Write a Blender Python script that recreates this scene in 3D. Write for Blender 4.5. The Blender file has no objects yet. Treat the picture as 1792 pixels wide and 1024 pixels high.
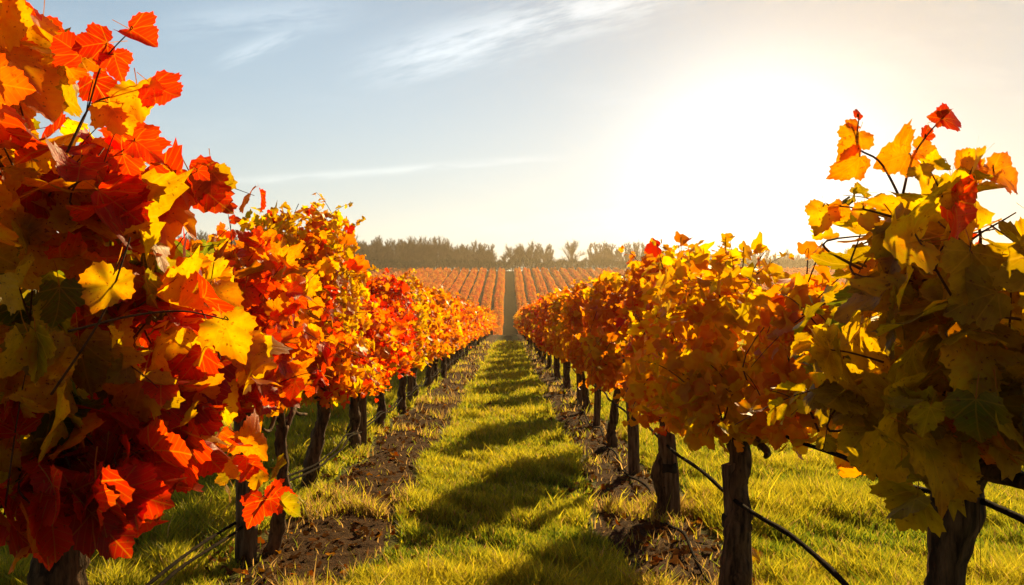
import bpy, math, random
import numpy as np
from math import radians, sin, cos, tan, pi

S = bpy.context.scene
COL = S.collection
rng = np.random.default_rng(7)

# ------------------------------------------------------------------ camera
CAM_H = 1.30
F = 1500.0 / 1792.0                      # focal length in picture widths
cam_d = bpy.data.cameras.new('camera')
cam = bpy.data.objects.new('camera', cam_d); COL.objects.link(cam)
cam.location = (0, 0, CAM_H); cam.rotation_euler = (radians(90), 0, 0)
cam_d.sensor_width = 36.0; cam_d.lens = 36.0 * F
cam_d.shift_x = 6 / 1792; cam_d.shift_y = 45 / 1792
cam_d.clip_start = 0.05; cam_d.clip_end = 3000
S.camera = cam

# ------------------------------------------------------------------ sun, sky, exposure
SUN_EL, SUN_AZ = radians(25), radians(24)       # azimuth measured from +Y towards +X
sun_dir = np.array([sin(SUN_AZ) * cos(SUN_EL), cos(SUN_AZ) * cos(SUN_EL), sin(SUN_EL)])
sd = bpy.data.lights.new('sun', 'SUN'); sd.energy = 5.0; sd.angle = radians(0.6); sd.color = (1.0, 0.69, 0.31)
so = bpy.data.objects.new('sun', sd); COL.objects.link(so)
so.rotation_euler = (radians(90) - SUN_EL, 0, pi - SUN_AZ)

S.view_settings.view_transform = 'Standard'; S.view_settings.look = 'None'
S.view_settings.exposure = 0.9; S.view_settings.gamma = 1.0
S.view_settings.use_curve_mapping = False
S.cycles.max_bounces = 8; S.cycles.diffuse_bounces = 3; S.cycles.transmission_bounces = 5
S.cycles.transparent_max_bounces = 6; S.cycles.volume_bounces = 0
S.cycles.use_denoising = True


class N:
    """tiny helper round a node tree"""
    def __init__(s, tree): s.t = tree
    def new(s, typ, **kw):
        n = s.t.nodes.new(typ)
        for k, v in kw.items(): setattr(n, k, v)
        return n
    def link(s, a, b): s.t.links.new(a, b)
    def put(s, sock, v):
        if hasattr(v, 'is_output'): s.link(v, sock)
        else: sock.default_value = v
    def m(s, op, a, b=0.0, c=0.0, clamp=False):
        n = s.new('ShaderNodeMath', operation=op, use_clamp=clamp)
        for i, v in enumerate((a, b, c)): s.put(n.inputs[i], v)
        return n.outputs[0]
    def mix(s, f, a, b, mode='MIX'):
        n = s.new('ShaderNodeMix', data_type='RGBA', blend_type=mode)
        s.put(n.inputs[0], f); s.put(n.inputs[6], a); s.put(n.inputs[7], b)
        return n.outputs[2]
    def noise(s, vec, scale, detail=3.0, rough=0.55):
        n = s.new('ShaderNodeTexNoise'); s.put(n.inputs['Vector'], vec)
        n.inputs['Scale'].default_value = scale; n.inputs['Detail'].default_value = detail
        n.inputs['Roughness'].default_value = rough
        return n.outputs['Fac']
    def ramp(s, f, a, b):
        n = s.new('ShaderNodeMapRange', interpolation_type='SMOOTHSTEP'); s.put(n.inputs[0], f)
        n.inputs[1].default_value = a; n.inputs[2].default_value = b
        return n.outputs[0]
    def vscale(s, vec, xyz):
        n = s.new('ShaderNodeMapping'); s.put(n.inputs[0], vec); n.inputs['Scale'].default_value = xyz
        return n.outputs[0]


def build_world():
    w = bpy.data.worlds.new('World'); S.world = w; w.use_nodes = True
    t = w.node_tree; t.nodes.clear(); k = N(t)
    sky = k.new('ShaderNodeTexSky', sky_type='NISHITA')
    sky.sun_disc = False; sky.sun_elevation = SUN_EL; sky.sun_rotation = SUN_AZ
    sky.air_density = 0.85; sky.dust_density = 0.0; sky.ozone_density = 1.0; sky.altitude = 100
    co = k.new('ShaderNodeTexCoord').outputs['Generated']
    nrm = k.new('ShaderNodeVectorMath', operation='NORMALIZE'); k.link(co, nrm.inputs[0])
    d = nrm.outputs[0]
    sep = k.new('ShaderNodeSeparateXYZ'); k.link(d, sep.inputs[0])
    x, y, z = sep.outputs
    # thin cirrus: ice streaks on bearings and heights of the sky
    yy = k.m('MAXIMUM', y, 0.05)
    u = k.m('DIVIDE', x, yy); v = k.m('DIVIDE', z, yy)
    cmb = k.new('ShaderNodeCombineXYZ'); k.put(cmb.inputs[0], u); k.put(cmb.inputs[1], v)
    uv = cmb.outputs[0]
    def streak(u0, v0, u1, v1, wid, fade, sc, amt, seed):
        L = math.hypot(u1 - u0, v1 - v0); ca, sa = (u1 - u0) / L, (v1 - v0) / L
        a = k.m('SUBTRACT', u, u0); b = k.m('SUBTRACT', v, v0)
        al = k.m('ADD', k.m('MULTIPLY', a, ca), k.m('MULTIPLY', b, sa))
        ac = k.m('SUBTRACT', k.m('MULTIPLY', b, ca), k.m('MULTIPLY', a, sa))
        c2 = k.new('ShaderNodeCombineXYZ'); k.put(c2.inputs[0], k.m('MULTIPLY', al, sc)); k.put(c2.inputs[1], k.m('MULTIPLY', ac, sc * 5)); c2.inputs[2].default_value = seed
        n = k.noise(c2.outputs[0], 1.0, 6.0, 0.6)
        warp = k.m('MULTIPLY', k.m('SUBTRACT', n, 0.5), wid * 1.6)
        g = k.m('DIVIDE', k.m('ADD', ac, warp), wid)
        g = k.m('POWER', 2.718, k.m('MULTIPLY', k.m('MULTIPLY', g, g), -1.0))
        en = k.m('MULTIPLY', k.ramp(al, -fade, fade), k.ramp(al, L + fade, L - fade))
        tex = k.ramp(n, 0.30, 0.62)
        return k.m('MULTIPLY', k.m('MULTIPLY', g, en), k.m('MULTIPLY', tex, amt))
    cl = streak(-0.14, 0.300, 0.19, 0.39, 0.026, 0.08, 9, 1.0, 3.0)
    for a in ((-0.38, 0.345, -0.20, 0.36, 0.02, 0.06, 9, 0.45, 11.0),
              (-0.33, 0.302, -0.25, 0.335, 0.010, 0.03, 16, 0.55, 21.0),
              (-0.35, 0.157, 0.03, 0.185, 0.0045, 0.06, 8, 0.45, 31.0),
              (-0.10, 0.10, 0.40, 0.14, 0.02, 0.1, 6, 0.25, 41.0)):
        cl = k.m('MAXIMUM', cl, streak(*a))
    wide = k.m('MULTIPLY', k.ramp(k.noise(k.vscale(uv, (3, 11, 1)), 1.0, 6, 0.62), 0.5, 0.75), 0.14)
    cl = k.m('MAXIMUM', cl, wide)
    # the sun's aureole in the moist air near the horizon
    dot = k.new('ShaderNodeVectorMath', operation='DOT_PRODUCT'); k.link(d, dot.inputs[0])
    GL_EL, GL_AZ = radians(8.4), radians(16.4)
    dot.inputs[1].default_value = (sin(GL_AZ) * cos(GL_EL), cos(GL_AZ) * cos(GL_EL), sin(GL_EL))
    ang = k.m('ARCCOSINE', k.m('MINIMUM', dot.outputs['Value'], 0.99999))
    g1 = k.m('POWER', 2.718, k.m('MULTIPLY', k.m('MULTIPLY', ang, ang), -1 / (2 * 0.082 ** 2)))
    g2 = k.m('POWER', 2.718, k.m('DIVIDE', ang, -0.26))
    hz = k.m('POWER', 2.718, k.m('DIVIDE', k.m('MAXIMUM', z, 0.0), -0.11))
    # thinner light away from the sun and overhead, and a softened core round the sun itself
    ds = k.new('ShaderNodeVectorMath', operation='DOT_PRODUCT'); k.link(d, ds.inputs[0]); ds.inputs[1].default_value = tuple(float(q) for q in sun_dir)
    a2 = k.m('ARCCOSINE', k.m('MINIMUM', ds.outputs['Value'], 0.99999))
    core = k.m('SUBTRACT', 1.0, k.m('MULTIPLY', k.m('POWER', 2.718, k.m('MULTIPLY', k.m('MULTIPLY', a2, a2), -1 / 0.46 ** 2)), 0.64))
    back = k.m('ADD', 0.30, k.m('MULTIPLY', k.ramp(y, -0.5, 0.6), 0.70))
    over = k.m('SUBTRACT', 1.0, k.m('MULTIPLY', k.ramp(z, 0.36, 0.7), 0.45))
    fac = k.m('MULTIPLY', core, k.m('MULTIPLY', back, over))
    cf = k.new('ShaderNodeCombineXYZ')
    for i in range(3): k.put(cf.inputs[i], fac)
    SKYC = k.mix(1.0, sky.outputs[0], cf.outputs[0], 'MULTIPLY')
    hz = k.m('MULTIPLY', hz, back)
    bg1 = k.new('ShaderNodeBackground'); k.put(bg1.inputs[0], k.mix(1.0, SKYC, k.mix(k.ramp(z, -0.02, 0.34), (1.45, 1.00, 0.71, 1), (1.93, 1.72, 1.36, 1)), 'MULTIPLY')); bg1.inputs[1].default_value = 0.05
    bg2 = k.new('ShaderNodeBackground'); bg2.inputs[0].default_value = (1.0, 0.95, 0.87, 1)
    k.put(bg2.inputs[1], k.m('ADD', k.m('MULTIPLY', g1, 0.38), k.m('MULTIPLY', g2, 0.26)))
    bg3 = k.new('ShaderNodeBackground'); bg3.inputs[0].default_value = (1.0, 0.80, 0.50, 1)
    k.put(bg3.inputs[1], k.m('MULTIPLY', hz, 0.12))
    bg4 = k.new('ShaderNodeBackground'); bg4.inputs[0].default_value = (1.0, 0.96, 0.87, 1)
    k.put(bg4.inputs[1], k.m('MULTIPLY', cl, 0.2))
    o = bg1.outputs[0]
    for b in (bg2, bg3, bg4):
        a = k.new('ShaderNodeAddShader'); k.link(o, a.inputs[0]); k.link(b.outputs[0], a.inputs[1]); o = a.outputs[0]
    out = k.new('ShaderNodeOutputWorld'); k.link(o, out.inputs[0])
build_world()

# ------------------------------------------------------------------ materials
def mat(name):
    m = bpy.data.materials.new(name); m.use_nodes = True
    m.node_tree.nodes.clear()
    k = N(m.node_tree); out = k.new('ShaderNodeOutputMaterial')
    return m, k, out

def principled(k, col, rough=0.7, spec=0.3, bump=None, bstr=0.3, bdist=0.02):
    p = k.new('ShaderNodeBsdfPrincipled'); k.put(p.inputs['Base Color'], col)
    k.put(p.inputs['Roughness'], rough); p.inputs['Specular IOR Level'].default_value = spec
    if bump is not None:
        b = k.new('ShaderNodeBump'); b.inputs['Strength'].default_value = bstr; b.inputs['Distance'].default_value = bdist
        k.link(bump, b.inputs['Height']); k.link(b.outputs[0], p.inputs['Normal'])
    return p

def leaf_material(name, veins=False, trans=0.55, vary=0.0, tgain=1.5, spec=0.3, rough=0.45):
    m, k, out = mat(name)
    c = k.new('ShaderNodeAttribute', attribute_name='col').outputs['Color']
    if vary:
        oi = k.new('ShaderNodeObjectInfo')
        h = k.new('ShaderNodeHueSaturation'); k.link(c, h.inputs['Color'])
        k.put(h.inputs['Hue'], k.m('ADD', 0.5 - vary / 2, k.m('MULTIPLY', oi.outputs['Random'], vary)))
        c = h.outputs[0]
    tc = k.new('ShaderNodeTexCoord').outputs['Object']
    mott = k.noise(tc, 45.0 if veins else 25.0, 3)
    c = k.mix(k.ramp(mott, 0.35, 0.75), c, k.mix(0.35, c, (0.10, 0.03, 0.01, 1)))
    if veins:   # rust spots
        c = k.mix(k.m('MULTIPLY', k.ramp(k.noise(tc, 95.0, 2), 0.62, 0.70), 0.75), c, (0.09, 0.035, 0.012, 1))
    bump = None
    if veins:
        at = k.new('ShaderNodeAttribute', attribute_name='luv').outputs['Vector']
        sp = k.new('ShaderNodeSeparateXYZ'); k.link(at, sp.inputs[0])
        ax = k.m('ABSOLUTE', sp.outputs[0]); ly = sp.outputs[1]
        dmin = ax
        for a in (40, 82):
            s_, c_ = sin(radians(a)), cos(radians(a))
            dd = k.m('ABSOLUTE', k.m('SUBTRACT', k.m('MULTIPLY', ax, c_), k.m('MULTIPLY', ly, s_)))
            dmin = k.m('MINIMUM', dmin, dd)
        # side veins leave the midrib in a herringbone
        sv = k.m('ABSOLUTE', k.m('SUBTRACT', k.m('FRACT', k.m('MULTIPLY', k.m('SUBTRACT', ly, k.m('MULTIPLY', ax, 0.75)), 7.0)), 0.5))
        vm = k.m('SUBTRACT', 1.0, k.ramp(dmin, 0.006, 0.022))
        vs = k.m('MULTIPLY', k.m('SUBTRACT', 1.0, k.ramp(sv, 0.02, 0.11)), 0.45)
        vein = k.m('MAXIMUM', vm, vs)
        c = k.mix(k.m('MULTIPLY', vein, 0.6), c, k.mix(0.5, c, (0.45, 0.30, 0.06, 1)))
        bump = k.m('ADD', k.m('MULTIPLY', vein, -1.0), k.m('MULTIPLY', k.noise(tc, 120.0, 2), 0.7))
    p = principled(k, c, rough, spec, bump, 0.35, 0.004)
    tr = k.new('ShaderNodeBsdfTranslucent')
    h = k.new('ShaderNodeHueSaturation'); k.link(c, h.inputs['Color'])
    h.inputs['Saturation'].default_value = 1.08; h.inputs['Value'].default_value = tgain
    cl = k.new('ShaderNodeMix', data_type='RGBA', blend_type='DARKEN'); cl.inputs[0].default_value = 1.0
    k.link(h.outputs[0], cl.inputs[6]); cl.inputs[7].default_value = (0.92, 0.80, 0.6, 1)
    k.link(cl.outputs[2], tr.inputs[0])
    mx = k.new('ShaderNodeMixShader'); mx.inputs[0].default_value = trans
    k.link(p.outputs[0], mx.inputs[1]); k.link(tr.outputs[0], mx.inputs[2])
    k.link(mx.outputs[0], out.inputs[0])
    return m

def bark_material(name, ca, cb, scale=1.0):
    m, k, out = mat(name)
    tc = k.new('ShaderNodeTexCoord').outputs['Object']
    st = k.vscale(tc, (38 * scale, 38 * scale, 4.5 * scale))
    n1 = k.noise(st, 1.0, 5, 0.65); n2 = k.noise(tc, 9 * scale, 3)
    c = k.mix(k.ramp(n1, 0.35, 0.7), ca, cb)
    c = k.mix(k.m('MULTIPLY', k.ramp(n2, 0.5, 0.75), 0.5), c, (cb[0] * 0.8, cb[1] * 0.9, cb[2] * 0.7, 1))
    p = principled(k, c, 0.85, 0.15, n1, 0.9, 0.02)
    k.link(p.outputs[0], out.inputs[0])
    return m

def plain_material(name, ca, cb, scale, rough=0.8, spec=0.2, bstr=0.4):
    m, k, out = mat(name)
    tc = k.new('ShaderNodeTexCoord').outputs['Object']
    n = k.noise(tc, scale, 4)
    p = principled(k, k.mix(k.ramp(n, 0.3, 0.7), ca, cb), rough, spec, n, bstr, 0.01)
    k.link(p.outputs[0], out.inputs[0])
    return m

def grass_material():
    m, k, out = mat('grass_blades')
    c = k.new('ShaderNodeAttribute', attribute_name='col').outputs['Color']
    p = principled(k, c, 0.45, 0.35)
    tr = k.new('ShaderNodeBsdfTranslucent')
    h = k.new('ShaderNodeHueSaturation'); k.link(c, h.inputs['Color']); h.inputs['Value'].default_value = 1.8
    k.link(h.outputs[0], tr.inputs[0])
    mx = k.new('ShaderNodeMixShader'); mx.inputs[0].default_value = 0.65
    k.link(p.outputs[0], mx.inputs[1]); k.link(tr.outputs[0], mx.inputs[2]); k.link(mx.outputs[0], out.inputs[0])
    return m

def ground_material():
    m, k, out = mat('meadow_ground')
    pos = k.new('ShaderNodeNewGeometry').outputs['Position']
    n1 = k.noise(pos, 1.3, 5); n2 = k.noise(pos, 22, 4); n3 = k.noise(pos, 0.05, 3)
    c = k.mix(k.ramp(n2, 0.3, 0.7), (0.035, 0.042, 0.008, 1), (0.13, 0.14, 0.022, 1))
    c = k.mix(k.m('MULTIPLY', k.ramp(n1, 0.5, 0.7), 0.6), c, (0.11, 0.085, 0.03, 1))
    c = k.mix(k.m('MULTIPLY', k.ramp(n3, 0.45, 0.65), 0.4), c, (0.10, 0.07, 0.025, 1))
    p = principled(k, c, 0.9, 0.1, n2, 1.0, 0.05)
    k.link(p.outputs[0], out.inputs[0])
    return m

def soil_material():
    m, k, out = mat('vineyard_soil')
    pos = k.new('ShaderNodeNewGeometry').outputs['Position']
    n1 = k.noise(pos, 6, 5); n2 = k.noise(pos, 60, 4, 0.7)
    c = k.mix(k.ramp(n2, 0.3, 0.7), (0.024, 0.013, 0.006, 1), (0.105, 0.055, 0.021, 1))
    c = k.mix(k.m('MULTIPLY', k.ramp(n1, 0.45, 0.7), 0.55), c, (0.15, 0.080, 0.029, 1))
    p = principled(k, c, 0.95, 0.08, n2, 1.0, 0.03)
    k.link(p.outputs[0], out.inputs[0])
    return m

M = {
    'leaf_big': leaf_material('vine_leaf_close', True, 0.68, 0.0, 2.2),
    'leaf': leaf_material('vine_leaf', False, 0.68, 0.0, 2.1),
    'leaf_far': leaf_material('vine_leaf_distant', False, 0.64, 0.03, 1.9),
    'leaf_row': leaf_material('vine_row_leaves', False, 0.5, 0.02, 1.6, 0.05, 0.8),
    'litter': leaf_material('dead_leaves', False, 0.2, 0.0, 1.2, 0.0, 1.0),
    'bark': bark_material('vine_bark', (0.030, 0.019, 0.011, 1), (0.19, 0.115, 0.064, 1)),
    'cane': plain_material('vine_cane', (0.07, 0.03, 0.014, 1), (0.15, 0.07, 0.03, 1), 40),
    'post': bark_material('post_timber', (0.06, 0.040, 0.025, 1), (0.24, 0.16, 0.095, 1), 1.2),
    'band': plain_material('post_band', (0.012, 0.01, 0.008, 1), (0.035, 0.028, 0.02, 1), 30),
    'hose': plain_material('drip_hose', (0.008, 0.007, 0.006, 1), (0.028, 0.020, 0.013, 1), 25, 0.95, 0.03),
    'grass': grass_material(), 'ground': ground_material(), 'soil': soil_material(),
    'track': plain_material('far_track_turf', (0.012, 0.011, 0.006, 1), (0.035, 0.030, 0.014, 1), 1.6, 1.0, 0.0),
    'twig': plain_material('bare_twigs', (0.10, 0.054, 0.034, 1), (0.18, 0.105, 0.066, 1), 0.5),
    'scrub': plain_material('scrub_twigs', (0.035, 0.026, 0.016, 1), (0.075, 0.052, 0.03, 1), 0.4),
}

# ------------------------------------------------------------------ mesh helpers
def mesh_np(name, verts, tris, material, attrs=None, smooth=True):
    me = bpy.data.meshes.new(name)
    nv, nt = len(verts), len(tris)
    me.vertices.add(nv); me.vertices.foreach_set('co', np.asarray(verts, np.float32).ravel())
    me.loops.add(nt * 3); me.loops.foreach_set('vertex_index', np.asarray(tris, np.int32).ravel())
    me.polygons.add(nt)
    me.polygons.foreach_set('loop_start', np.arange(0, nt * 3, 3, dtype=np.int32))
    me.polygons.foreach_set('loop_total', np.full(nt, 3, np.int32))
    if smooth: me.polygons.foreach_set('use_smooth', np.ones(nt, bool))
    for an, (typ, arr) in (attrs or {}).items():
        a = me.attributes.new(an, typ, 'POINT')
        key = 'color' if typ == 'FLOAT_COLOR' else 'vector'
        a.data.foreach_set(key, np.asarray(arr, np.float32).ravel())
    me.update(calc_edges=True); me.validate()
    if material: me.materials.append(material)
    return me

def link(name, me, parent=None, loc=None):
    o = bpy.data.objects.new(name, me); COL.objects.link(o)
    if parent: o.parent = parent
    if loc is not None: o.location = loc
    return o

def tag(o, label, cat, group=None):
    o['label'] = label; o['category'] = cat
    if group: o['group'] = group
    return o

def thing(name, label, cat, loc, group=None):
    o = bpy.data.objects.new(name, None); COL.objects.link(o); o.location = loc
    o.empty_display_size = 0.2
    return tag(o, label, cat, group)

def kind(o, k_): o['kind'] = k_; return o

def dup(root, loc, label=None, group=None, scale=(1, 1, 1), rz=0.0):
    r = root.copy(); COL.objects.link(r); r.location = loc; r.scale = scale; r.rotation_euler = (0, 0, rz)
    if label: r['label'] = label
    if group: r['group'] = group
    for ch in list(root.children):
        c = ch.copy(); COL.objects.link(c); c.parent = r
        for g in list(ch.children):
            d = g.copy(); COL.objects.link(d); d.parent = c
    return r

def tube(pts, rad, sides=8, rough=0.0, r=None):
    """a bent tapering tube, capped: verts, tris"""
    r = r or rng
    P = np.asarray(pts, float); R = np.asarray(rad, float); n = len(P)
    T = np.gradient(P, axis=0); T /= np.linalg.norm(T, axis=1)[:, None] + 1e-9
    ref = np.array([1.0, 0.13, 0.07]) if abs(T[0][0]) < 0.8 else np.array([0.05, 1.0, 0.1])
    U = np.cross(T, ref); U /= np.linalg.norm(U, axis=1)[:, None]
    W = np.cross(T, U)
    a = np.linspace(0, 2 * pi, sides, endpoint=False)
    ring = cos_a = np.cos(a)[None, :, None] * U[:, None, :] + np.sin(a)[None, :, None] * W[:, None, :]
    rr = R[:, None] * (1 + rough * r.standard_normal((n, sides)))
    if rough:   # long ridges that run up the stem
        rr *= 1 + rough * 1.2 * r.standard_normal((1, sides))
    V = (P[:, None, :] + ring * rr[:, :, None]).reshape(-1, 3)
    V = np.vstack([V, P[0], P[-1]])
    t = []
    for i in range(n - 1):
        for j in range(sides):
            j2 = (j + 1) % sides
            q = (i * sides + j, i * sides + j2, (i + 1) * sides + j2, (i + 1) * sides + j)
            t += [(q[0], q[1], q[2]), (q[0], q[2], q[3])]
    for j in range(sides):
        j2 = (j + 1) % sides
        t += [(n * sides, j2, j), (n * sides + 1, (n - 1) * sides + j, (n - 1) * sides + j2)]
    return V, np.array(t)

def join(parts):
    V, T, o = [], [], 0
    for v, t in parts:
        V.append(v); T.append(np.asarray(t) + o); o += len(v)
    return np.vstack(V), np.vstack(T)

def smooth_path(pts, m=6):
    """Catmull-Rom through the points"""
    P = np.asarray(pts, float)
    Q = np.vstack([2 * P[0] - P[1], P, 2 * P[-1] - P[-2]])
    out = []
    for i in range(1, len(Q) - 2):
        for s in np.linspace(0, 1, m, endpoint=False):
            a, b, c, d = Q[i - 1], Q[i], Q[i + 1], Q[i + 2]
            out.append(0.5 * (2 * b + (c - a) * s + (2 * a - 5 * b + 4 * c - d) * s * s + (3 * b - a - 3 * c + d) * s ** 3))
    out.append(P[-1])
    return np.array(out)

_K = rng.standard_normal((10, 3)); _PH = rng.uniform(0, 6.28, 10)
def wob(p, s, k0=0):
    """smooth pseudo-noise, about -1..1"""
    p = np.asarray(p, float); r = 0
    for i in range(5):
        r = r + np.sin(p @ (_K[(i + k0) % 10] * s * (1 + 0.35 * i)) + _PH[(i * 3 + k0) % 10]) / (1 + 0.35 * i)
    return r / 2.6

# ------------------------------------------------------------------ leaves
_half = [(0.05, -0.10), (0.16, -0.19), (0.24, -0.16), (0.36, -0.20), (0.39, -0.12), (0.51, -0.08), (0.50, 0.00),
         (0.53, 0.07), (0.58, 0.12), (0.60, 0.20), (0.70, 0.26), (0.63, 0.33), (0.65, 0.43), (0.55, 0.44), (0.49, 0.50),
         (0.40, 0.48), (0.39, 0.54), (0.43, 0.61), (0.37, 0.66), (0.37, 0.75), (0.27, 0.76), (0.23, 0.84), (0.14, 0.85), (0.09, 0.93)]
def leaf_template(lod):
    if lod == 0: h = _half
    elif lod == 1: h = [_half[i] for i in (1, 3, 5, 7, 10, 12, 15, 19, 21)]
    elif lod == 2: h = [_half[i] for i in (3, 7, 10, 15, 19)]
    else: h = [(0.36, -0.1), (0.62, 0.33)]
    out = [(0, 0.0)] + h + [(0, 1.0)] + [(-x, y) for x, y in reversed(h)]
    o = np.array(out); n = len(o); c = np.array([0, 0.26])
    if lod == 0:
        inner = c + (o - c) * 0.55
        V = np.vstack([c, inner, o]); T = []
        for i in range(n):
            j = (i + 1) % n
            T += [(0, 1 + i, 1 + j), (1 + i, 1 + n + i, 1 + n + j), (1 + i, 1 + n + j, 1 + j)]
        k0 = len(V)              # the leaf stalk
        V = np.vstack([V, [[-0.014, 0.0], [0.014, 0.0], [-0.010, -0.30], [0.010, -0.30], [-0.012, -0.55], [0.012, -0.55]]])
        T += [(k0, k0 + 2, k0 + 3), (k0, k0 + 3, k0 + 1), (k0 + 2, k0 + 4, k0 + 5), (k0 + 2, k0 + 5, k0 + 3)]
    else:
        V = np.vstack([c, o]); T = [(0, 1 + i, 1 + (i + 1) % n) for i in range(n)]
    return V, np.array(T)
TPL = [leaf_template(i) for i in range(4)]

RED, DRED, ORA, GOLD, YEL, OLI, GRN = [np.array(c) for c in (
    (0.60, 0.032, 0.010), (0.32, 0.018, 0.008), (0.70, 0.170, 0.010), (0.72, 0.310, 0.016),
    (0.52, 0.330, 0.016), (0.27, 0.205, 0.013), (0.088, 0.120, 0.011))]

def norm(a): return a / (np.linalg.norm(a, axis=-1, keepdims=True) + 1e-9)

def leaves(base, nrm_, tip, size, col, lod, r, edge=None):
    """build leaves from base points, blade normals, tip directions -> verts, tris, colours, leaf coordinates"""
    V2, T = TPL[lod]; L = len(base); nv = len(V2)
    t = norm(tip - nrm_ * np.sum(tip * nrm_, -1, keepdims=True)); b = np.cross(t, nrm_)
    x = V2[:, 0][None, :] * r.uniform(0.82, 1.12, L)[:, None]; y = np.repeat(V2[:, 1][None, :], L, 0)
    skew = r.normal(0, 0.10, L)[:, None]
    x = x + skew * y * y
    fold = r.uniform(-0.05, 0.40, L)[:, None]; curl = r.normal(0.22, 0.36, L)[:, None]
    z = fold * np.abs(x) - curl * y * y
    th = np.arctan2(V2[:, 0], V2[:, 1] - 0.26)[None, :]; rr = np.hypot(V2[:, 0], V2[:, 1] - 0.26)[None, :]
    z = z + r.uniform(0.03, 0.16, L)[:, None] * np.sin(th * 5 + r.uniform(0, 6, L)[:, None]) * rr ** 1.5
    roll = (r.random(L) < 0.15)[:, None] * r.uniform(0.5, 1.5, L)[:, None]    # some curl up at one edge
    z = z + roll * np.maximum(x - 0.15, 0) ** 1.4 * 2; x = x - roll * np.maximum(x - 0.3, 0) * 0.6
    s = size[:, None]
    P = base[:, None, :] + (x * s)[:, :, None] * b[:, None, :] + (y * s)[:, :, None] * t[:, None, :] + (z * s)[:, :, None] * nrm_[:, None, :]
    C = np.ones((L, nv, 4)); C[:, :, :3] = col[:, None, :]
    if edge is not None:     # autumn colour creeps in from the margin
        e = np.clip(rr * 1.5 - 0.25 + r.uniform(-0.3, 0.3, L)[:, None], 0, 1)[:, :, None]
        C[:, :, :3] = C[:, :, :3] * (1 - e) + edge[:, None, :] * e
        if lod == 0:         # withered brown rim, and a ruddy stalk
            w = np.clip((rr - 0.42) * 3.0 * r.uniform(-0.6, 1.1, L)[:, None] + r.uniform(-0.35, 0.2, (L, nv)), 0, 0.85)[:, :, None]
            C[:, :, :3] = C[:, :, :3] * (1 - w) + np.array([0.13, 0.055, 0.018]) * w
            C[:, -6:, :3] = np.array([0.30, 0.09, 0.02])
    UV = np.zeros((L, nv, 3)); UV[:, :, 0] = V2[:, 0]; UV[:, :, 1] = V2[:, 1]
    TT = (T[None] + (np.arange(L) * nv)[:, None, None]).reshape(-1, 3)
    return P.reshape(-1, 3), TT, C.reshape(-1, 4), UV.reshape(-1, 3)

def pick(pal, t):
    """colour from a palette [(upper bound, colour)...] by t in 0..1"""
    out = np.empty((len(t), 3)); lo = -1.0
    for hi, c in pal:
        k_ = (t > lo) & (t <= hi); out[k_] = c; lo = hi
    out[t > lo] = pal[-1][1]
    return out

PAL_RED = [(0.16, GRN), (0.32, OLI), (0.42, YEL), (0.56, GOLD), (0.68, ORA), (0.93, RED), (1, DRED)]
PAL_GOLD = [(0.10, GRN), (0.28, OLI), (0.46, YEL), (0.68, GOLD), (0.86, ORA), (1, RED)]
PAL_OLIVE = [(0.26, GRN), (0.56, OLI), (0.74, YEL), (0.86, GOLD), (0.96, ORA), (1, RED)]
PAL_ORANGE = [(0.05, OLI), (0.18, YEL), (0.45, GOLD), (0.86, ORA), (1, RED)]
PAL_FLAME = [(0.07, OLI), (0.16, YEL), (0.32, GOLD), (0.74, ORA), (1, RED)]
PAL_AMBER = [(0.12, GRN), (0.48, OLI), (0.68, YEL), (0.90, GOLD), (1, ORA)]
PAL_FIRE = [(0.08, OLI), (0.22, GOLD), (0.50, ORA), (0.93, RED), (1, DRED)]

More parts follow.
